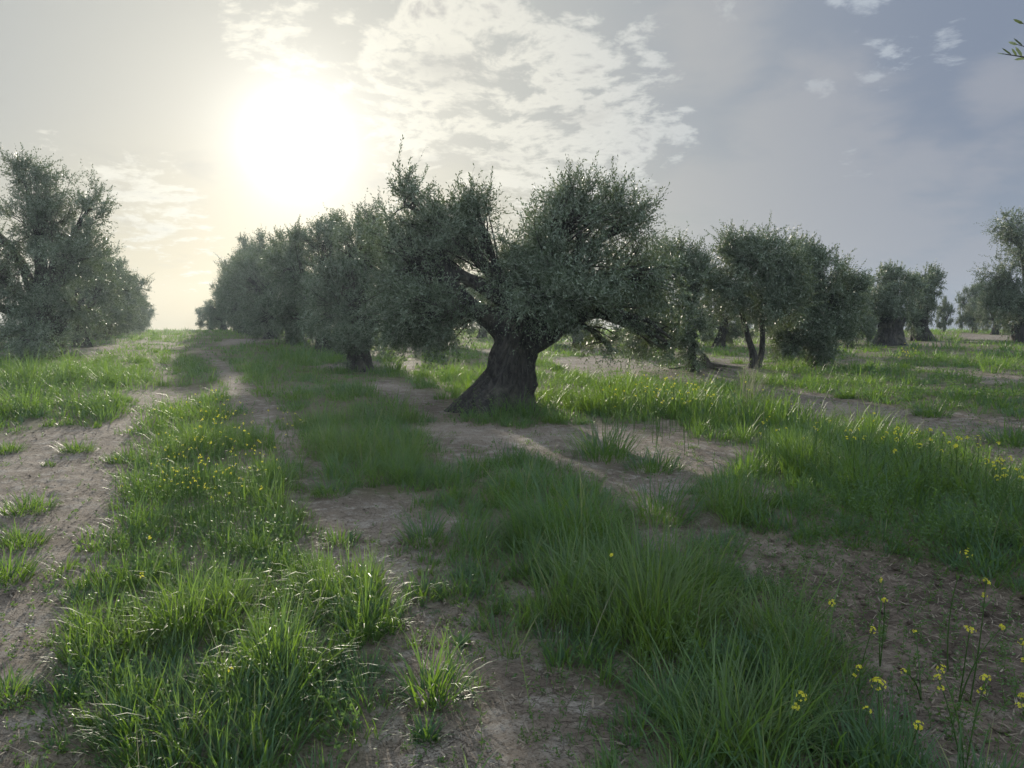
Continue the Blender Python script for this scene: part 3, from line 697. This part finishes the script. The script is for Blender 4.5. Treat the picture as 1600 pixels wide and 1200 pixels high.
# ------------------------------------------------------------------ stump
def stump():
    B = atd(1100, 592, 17.0); bx, by = B[0], 17.0
    root = empty('tree_stump', (bx, by, gz1(bx, by)))
    tag(root, 'jagged dark stump sticking up from the low earth bank', 'stump')
    v, f_ = trunk_mesh([(0, 0, -.15, .24), (0, 0, .05, .17), (-.01, 0, .18, .10), (0, 0, .30, .012)], '', None, None, ns=48, nz=40, seed=4, gn=.45, flare=.9)
    a = Acc(); a.add(v, f_); a.build('stump_body', M_STUMP, root)
    b = Acc()
    for (x0, y0, x1, y1, r) in [(-.05, 0, -.75, .1, .07), (.05, 0, .8, -.05, .06), (0, -.1, .3, -.5, .05)]:
        t = np.linspace(0, 1, 9)
        xx = x0 + (x1 - x0) * t; yy = y0 + (y1 - y0) * t + .05 * np.sin(t * 7)
        zz = gz(xx + bx, yy + by) - gz1(bx, by) + .03 * (1 - t)
        b.add(*tube(np.stack([xx, yy, zz], 1), np.linspace(r, .015, 9), 8, 1, .3))
    b.build('root', M_STUMP, root)
stump()

# ------------------------------------------------------------------ single grass tufts on the bare soil
rng = np.random.default_rng(77)
TUFTS = [(676, 1088, .15, .27, 'bushy green grass tuft alone on the cracked soil near the bottom of the central track'), (662, 932, .13, .17, 'small grass tuft beside the tall grass halfway down the central track'),
 (532, 850, .16, .13, 'low flat grass tuft in the middle of the central track'), (490, 918, .13, .15, 'thin grass tuft on the left edge of the central track'), (664, 848, .2, .24, 'wide grass tuft at the bend where the central track widens'),
 (516, 772, .2, .22, 'dark grass tuft at the narrow neck of the central track'), (944, 716, .38, .48, 'tall dark rounded grass clump on the bare soil right of the leaning trunk'), (1022, 734, .34, .24, 'low spreading grass clump touching the tall dark rounded one'),
 (1028, 812, .30, .40, 'rounded grass clump with long arching blades in front of the low spreading one'), (1120, 862, .22, .17, 'sparse light grass tuft between the arching clump and the trampled soil'), (120, 706, .2, .18, 'grass tuft on the upper part of the left track'),
 (44, 798, .22, .16, 'flat bright grass tuft across the left track'), (30, 850, .2, .17, 'bright grass tuft at the left border below the flat bright one'), (8, 905, .2, .2, 'sunlit grass tuft cut by the left border'), (182, 722, .14, .13, 'little grass tuft at the edge where the left track meets the flowering strip'),
 (76, 728, .08, .06, 'tiny grass tuft alone on the upper left track'), (668, 1155, .05, .1, 'tiny sprig in the central track below the bushy tuft'), (1365, 662, .2, .2, 'grass tuft on the far bare strip behind the yellow flowers'), (1455, 650, .28, .24, 'dark grass clump on the far bare strip at the right'),
 (1320, 622, .2, .18, 'small grass clump on the far bare strip nearest the two-stemmed tree'), (15, 1090, .12, .14, 'low weed tuft at the lower left border'), (872, 578, .2, .2, 'dark tuft on the bare patch behind the leaning trunk'), (12, 706, .2, .14, 'pale ragged tuft where the left track meets the border'),
 (1580, 695, .3, .3, 'dark grass clump by the right border on the far bare strip')]
for px, py, r, h, lab in TUFTS:
    x, y = ground_at(px, py)
    n = int(60 + 700 * r); d = math.hypot(x, y)
    v, f_ = tuft_blades(np.array([x]), np.array([y]), np.array([r * .75]), np.array([h * 1.25]), n, max(.0075, .0009 * d), 5 if d < 7 else 4, 1.35)
    z = gz1(x, y); v = v - [x, y, z]
    o_ = mesh_np('grass_tuft', v, f_, M_GRASS); o_.location = (x, y, z)
    tag(o_, lab, 'grass tuft', 'single grass tufts on the bare soil')

# leaf rosette on the track
def rosette():
    x, y = ground_at(722, 1010); z = gz1(x, y); n = 22
    a = rng.uniform(0, 6.28, n)
    v, f_ = blades(np.zeros((n, 3)) + rng.normal(0, .012, (n, 3)) * [1, 1, 0], a, rng.uniform(.7, 1.25, n), rng.uniform(.2, .8, n), rng.uniform(.05, .1, n), rng.uniform(.014, .022, n), 5)
    o_ = mesh_np('leaf_rosette', v, f_, M_WEED); o_.location = (x, y, z + .005)
    tag(o_, 'small bright broad-leaved rosette flat on the central track', 'weed')
rosette()

# ------------------------------------------------------------------ broad-leaved weeds inside the grass
wa = Acc()
def weeds(n, px0, px1, py0, py1, h, ll, lw, nl=12):
    P_ = []
    for _ in range(n):
        x, y = ground_at(random.uniform(px0, px1), random.uniform(py0, py1)); P_.append((x, y, gz1(x, y)))
    P_ = np.array(P_); b = bare(P_[:, 0], P_[:, 1]); P_ = P_[(b < .5) | (rng.uniform(0, 1, n) < (.75 if h < .2 else .3))]
    k = len(P_); dd = np.stack([rng.normal(0, .35, k), rng.normal(0, .35, k), np.ones(k)], 1)
    v, f_, sv, sf = leafy(P_, dd, h * rng.uniform(.5, 1.2, k), nl, ll, lw, .2, 1.25)
    wa.add(v, f_); wa.add(sv, sf)
weeds(260, 200, 430, 610, 830, .34, .035, .013); weeds(420, 0, 200, 560, 660, .5, .05, .016); weeds(700, 1250, 1600, 700, 880, .34, .032, .013, 14)
weeds(130, 1180, 1300, 860, 1180, .36, .03, .006, 16); weeds(650, 1060, 1600, 850, 1190, .13, .024, .010, 10); weeds(260, 700, 1260, 760, 1190, .42, .035, .007, 18); weeds(500, 850, 1250, 590, 660, .5, .05, .015)
weeds(200, 60, 560, 850, 1190, .2, .03, .010); weeds(500, 1150, 1600, 555, 640, .4, .06, .018); weeds(160, 180, 460, 820, 930, .22, .028, .010)
weeds(110, 700, 860, 636, 668, .34, .05, .013); weeds(130, 1480, 1620, 650, 720, .3, .03, .012); weeds(260, 0, 180, 680, 1200, .06, .02, .012, 8); weeds(420, 480, 980, 760, 1200, .045, .018, .009, 7); weeds(200, 640, 1180, 660, 760, .10, .03, .012, 8); weeds(160, 1150, 1600, 600, 700, .16, .04, .015, 8); weeds(120, 1200, 1500, 880, 1010, .1, .02, .008)
o = wa.build('weeds', M_WEED, smooth=False); tag(o, 'leafy green weeds mixed into the grass strips', 'weeds', kind='stuff')

# ------------------------------------------------------------------ dead leaves and straw on the soil
la = Acc()
n = 15000; x, y, d = sample_field(n, 2.2, 12, .5)
b = bare(x, y); dk = np.hypot(x - 2.2, y - 3.9) < 1.6
k = ((b > .5) | (rng.uniform(0, 1, n) < .15)) & (rng.uniform(0, 1, n) < np.where(dk, 1, .62)); x, y = x[k], y[k]; n = len(x)
z = gz(x, y) + .012
v, f_ = blades(np.stack([x, y, z], 1), rng.uniform(0, 6.28, n), rng.uniform(1.15, 1.5, n), rng.uniform(-.1, .6, n), rng.uniform(.02, .06, n), rng.uniform(.004, .010, n), 3)
la.add(v, f_)
n = 1900; x = 2.3 + rng.normal(0, .75, n); y = 3.9 + rng.normal(0, .8, n); k = bare(x, y) > .3; x, y = x[k], y[k]; n = len(x)
v, f_ = blades(np.stack([x, y, gz(x, y) + .012], 1), rng.uniform(0, 6.28, n), rng.uniform(1.1, 1.5, n), rng.uniform(-.1, .6, n), rng.uniform(.015, .06, n) , rng.uniform(.002, .007, n), 3)
la.add(v, f_)
n = 900; x, y, d = sample_field(n, 2.3, 9, .2); z = gz(x, y) + .02
b = bare(x, y); k = b > .5; x, y, z = x[k], y[k], z[k]; n = len(x)
v, f_ = blades(np.stack([x, y, z], 1), rng.uniform(0, 6.28, n), rng.uniform(1.35, 1.55, n), rng.uniform(-.15, .25, n), rng.uniform(.07, .2, n), rng.uniform(.002, .004, n), 4)
la.add(v, f_)
o = la.build('dead_leaves', M_DRY); tag(o, 'pale curled dead olive leaves and straw lying on the bare soil', 'leaf litter', kind='stuff')

# clods and crumbs of earth
ck = Acc(); n = 11000; x, y, d = sample_field(n, 2.2, 13, .4); k = bare(x, y) > .4; x, y = x[k], y[k]; n = len(x)
sz = .003 + .011 * rng.uniform(0, 1, n) ** 4 * (1 + 1.2 * (np.hypot(x - 2.2, y - 3.9) < 1.7))
ico = np.array([(0, 0, 1), (.9, 0, .3), (.28, .85, .3), (-.72, .52, .3), (-.72, -.52, .3), (.28, -.85, .3), (0, 0, -.6)])
vv = ico[None] * rng.uniform(.6, 1.3, (n, 7, 1)) * sz[:, None, None] * np.array([1.2, 1, .75]); 
a_ = rng.uniform(0, 6.28, n)[:, None]; vx = vv[..., 0] * np.cos(a_) - vv[..., 1] * np.sin(a_); vy = vv[..., 0] * np.sin(a_) + vv[..., 1] * np.cos(a_)
vv = np.stack([vx + x[:, None], vy + y[:, None], vv[..., 2] + (gz(x, y) + sz * .3 + .006)[:, None]], -1).reshape(-1, 3)
t_ = np.array([(0, 1, 2), (0, 2, 3), (0, 3, 4), (0, 4, 5), (0, 5, 1), (6, 2, 1), (6, 3, 2), (6, 4, 3), (6, 5, 4), (6, 1, 5)])
o = mesh_np('gravel', vv, (t_[None] + (np.arange(n) * 7)[:, None, None]).reshape(-1, 3), M_SOIL); tag(o, 'small clods and crumbs of dry earth on the bare tracks', 'clods', kind='stuff')

# dry stalks standing in the grass
sa = Acc(); n = 420; x, y, d = sample_field(n, 2.6, 16, .6); k = bare(x, y) < .5; x, y = x[k], y[k]; n = len(x)
v, f_ = blades(np.stack([x, y, gz(x, y)], 1), rng.uniform(0, 6.28, n), np.abs(rng.normal(.25, .3, n)), rng.uniform(0, .5, n), rng.uniform(.3, .6, n) * hfac(x, y) * .8, rng.uniform(.002, .0045, n), 5)
sa.add(v, f_)
for px, py in [(1160, 640), (1155, 645), (1168, 648)]:
    x, y = ground_at(px, py); n = 30
    v, f_ = blades(np.array([[x, y, gz1(x, y)]] * n) + rng.normal(0, .05, (n, 3)) * [1, 1, 0], rng.uniform(-.6, 1.2, n), rng.uniform(.1, .7, n), rng.uniform(.1, .9, n), rng.uniform(.5, .95, n), np.full(n, .007), 5)
    sa.add(v, f_)
o = sa.build('straw', M_STRAW); tag(o, 'pale dry grass stalks standing among the green blades', 'dry grass', kind='stuff')

# ------------------------------------------------------------------ yellow flowering plants
def flower_cluster(c, r, nf, s):
    s = s * .8
    """nf small four-petalled flowers around c"""
    vs = []; n_ = 0
    for _ in range(nf):
        nm = unit(rng.normal(0, 1, 3) + [0, 0, .8]); p = c + nm * r * rng.uniform(.55, 1)
        a = unit(np.cross(nm, rng.normal(0, 1, 3))); b_ = np.cross(nm, a)
        for q in range(4):
            t = q * math.pi / 2; u_ = a * math.cos(t) + b_ * math.sin(t); w_ = -a * math.sin(t) + b_ * math.cos(t)
            vs += [p, p + u_ * s * .6 + w_ * s * .42 + nm * s * .25, p + u_ * s + nm * s * .3, p + u_ * s * .6 - w_ * s * .42 + nm * s * .25]
    vs = np.array(vs); return vs, np.arange(len(vs)).reshape(-1, 4)
def mustard(heads, h, lab, group, hr=.016, nf=9, s=.0075, foot=None, nm='mustard_plant'):
    """heads: list of pixel positions of its flower heads, all about h above the soil"""
    pts = []
    for px, py in heads:
        gx, gy = ground_at(px, py, h); pts.append(np.array([gx, gy, gz1(gx, gy) + h]))
    c = np.mean(pts, 0); bx, by = (c[0] + rng.normal(0, .05), c[1] + rng.normal(0, .05)) if foot is None else foot
    bz = gz1(bx, by); root = empty(nm, (bx, by, bz)); B = np.array([bx, by, bz]); sa_ = Acc()
    for p in pts:
        q = p - B; m_ = np.array([q[0] * .25, q[1] * .25, q[2] * .6]) + rng.normal(0, .015, 3)
        st_ = np.array([q[0] * .7, q[1] * .7, 0.0]) if len(heads) > 6 else np.zeros(3)
        path = bez(st_, m_ if len(heads) < 7 else (st_ + q) / 2 + rng.normal(0, .04, 3), q, 9); sa_.add(*tube(path, np.linspace(.0032, .0015, 9), 4))
        # side pods and thin leaves
        kk = 9; tt = rng.uniform(.25, .92, kk); pp = np.array([path[int(t * 8)] for t in tt])
        v, f_ = blades(pp, rng.uniform(0, 6.28, kk), rng.uniform(.3, 1.0, kk), rng.uniform(0, .6, kk), rng.uniform(.02, .06, kk), rng.uniform(.003, .009, kk), 3)
        sa_.add(v, f_)
        mesh_np('flower_head', *flower_cluster(q, hr * rng.uniform(.6, 1.35), max(4, int(nf * rng.uniform(.6, 1.5))), s), M_PETAL, root, smooth=False)
        if h > .25 and len(heads) < 6 and 'single' not in lab and 'lone' not in lab and 'two' not in lab and rng.uniform() < .6: mesh_np('flower_head', *flower_cluster(path[7] + [rng.normal(0, .006), 0, 0], hr * .7, nf // 2, s), M_PETAL, root, smooth=False)
    sa_.build('stem', M_WEED, root)
    tag(root, lab, 'wild mustard', group)
gM = 'yellow mustard plants on the dark soil'
mustard([(1510, 865)], .52, 'tallest yellow mustard spike, standing at the back of the dark soil near the right edge', gM, .020, 14)
mustard([(1540, 910)], .5, 'long pale mustard stalk beside the tallest spike', gM)
mustard([(1300, 943)], .3, 'single mustard bloom where the tall grass ends and the dark soil begins', gM)
mustard([(1380, 908), (1382, 938)], .32, 'mustard plant with two blooms one above the other in the middle of the dark soil', gM)
mustard([(1363, 985)], .3, 'single mustard bloom just below the one at the edge of the tall grass', gM)
mustard([(1430, 987), (1412, 1050)], .2, 'short mustard plant with two small sparse blooms', gM, .011, 5)
mustard([(1515, 985), (1566, 980)], .34, 'mustard plant with two blooms side by side under the tallest spike', gM)
mustard([(1597, 1003), (1597, 1090)], .4, 'mustard plant half cut by the right edge', gM)
mustard([(1343, 1043)], .3, 'small mustard bloom left of the dark soil among grass tips', gM, .013, 6)
mustard([(1372, 1070)], .42, 'roundest full yellow mustard bloom near the bottom right', gM, .021, 16)
mustard([(1470, 1045), (1466, 1060), (1540, 1062)], .34, 'branching mustard plant with a double bloom and one off to the side', gM, .018, 12)
mustard([(1252, 1088)], .42, 'yellow mustard bloom rising out of the tall grass at the bottom', gM, .018, 12)
mustard([(1436, 1133), (1355, 1112)], .3, 'lowest mustard plant with two blooms at the bottom of the view', gM)
mustard([(956, 868)], .45, 'lone yellow flower in the tall grass in the centre', None, .014, 6)
mustard([(234, 840), (222, 898)], .3, 'yellow flowers in the sunlit grass left of centre', None, .014, 6)
mustard([(360, 1046)], .3, 'lone yellow flower low in the sunlit near grass', None, .013, 6)
bush = [(random.uniform(1395, 1545), random.uniform(668, 708)) for _ in range(20)]
x0, y0 = ground_at(1470, 750)
mustard(bush, .46, 'spreading yellow mustard bush lit by the sun against the far bare strip', None, .017, 8, .010, (x0, y0), 'mustard_bush')
bush = [(random.uniform(1318, 1390), random.uniform(645, 690)) for _ in range(11)]
x0, y0 = ground_at(1355, 735)
mustard(bush, .45, 'smaller yellow mustard bush left of the spreading one', None, .016, 7, .010, (x0, y0), 'mustard_bush')
# scattered small flowers over the left strip and under the big tree
fa2 = Acc()
def scatter(n, px0, px1, py0, py1, h, s):
    for _ in range(n):
        px = random.gauss((px0 + px1) / 2, (px1 - px0) / 4); py = random.gauss((py0 + py1) / 2, (py1 - py0) / 4)
        x, y = ground_at(px, py, h); z = gz1(x, y); hh = h * random.uniform(.85, 1.1); c = np.array([x, y, z + hh])
        fa2.add(*flower_cluster(c, s * 1.6, 5, s), 0)
        fa2.add(*tube(np.array([[x + rng.normal(0, .03), y + rng.normal(0, .03), z], c - [0, 0, .1], c]), [.003, .002, .0015], 4), 1)
scatter(130, 215, 420, 650, 770, .42, .0055); scatter(40, 270, 400, 600, 680, .4, .008); scatter(9, 430, 470, 640, 665, .25, .007)
scatter(80, 930, 1150, 585, 625, .5, .009); scatter(14, 1150, 1330, 640, 690, .5, .008); scatter(14, 1540, 1600, 700, 750, .4, .012); scatter(20, 1400, 1440, 540, 560, .4, .012)
o = fa2.build('wildflowers', [M_PETAL, M_WEED], smooth=False); tag(o, 'scattered small yellow wildflowers rising above the grass strips', 'wildflowers', kind='stuff')

# ------------------------------------------------------------------ haze
def haze():
    v = np.array([(x, y, z) for x in (-128, 128) for y in (-128, 128) for z in (-8, 8.2)], float)
    f_ = [(0, 1, 3, 2), (4, 6, 7, 5), (0, 4, 5, 1), (2, 3, 7, 6), (0, 2, 6, 4), (1, 5, 7, 3)]
    m = bpy.data.materials.new('air'); m.use_nodes = True; T = NT(m.node_tree)
    pv = T.n('ShaderNodeVolumePrincipled'); pv.inputs['Color'].default_value = (.72, .87, 1, 1); pv.inputs['Density'].default_value = .00065; pv.inputs['Anisotropy'].default_value = .55
    T.put(T.n('ShaderNodeOutputMaterial').inputs['Volume'], pv.outputs[0])
    o_ = mesh_np('haze', v, f_, m, smooth=False); tag(o_, 'thin bright morning haze filling the olive grove', 'haze', kind='stuff')
haze()
for o in sc.objects:
    if 'label' in o and not 4 <= len(o['label'].replace('-', ' ').split()) <= 16: print('LABEL', o['label'])
nf = sum(len(o.data.polygons) for o in sc.objects if o.type == 'MESH')
print('faces', nf)
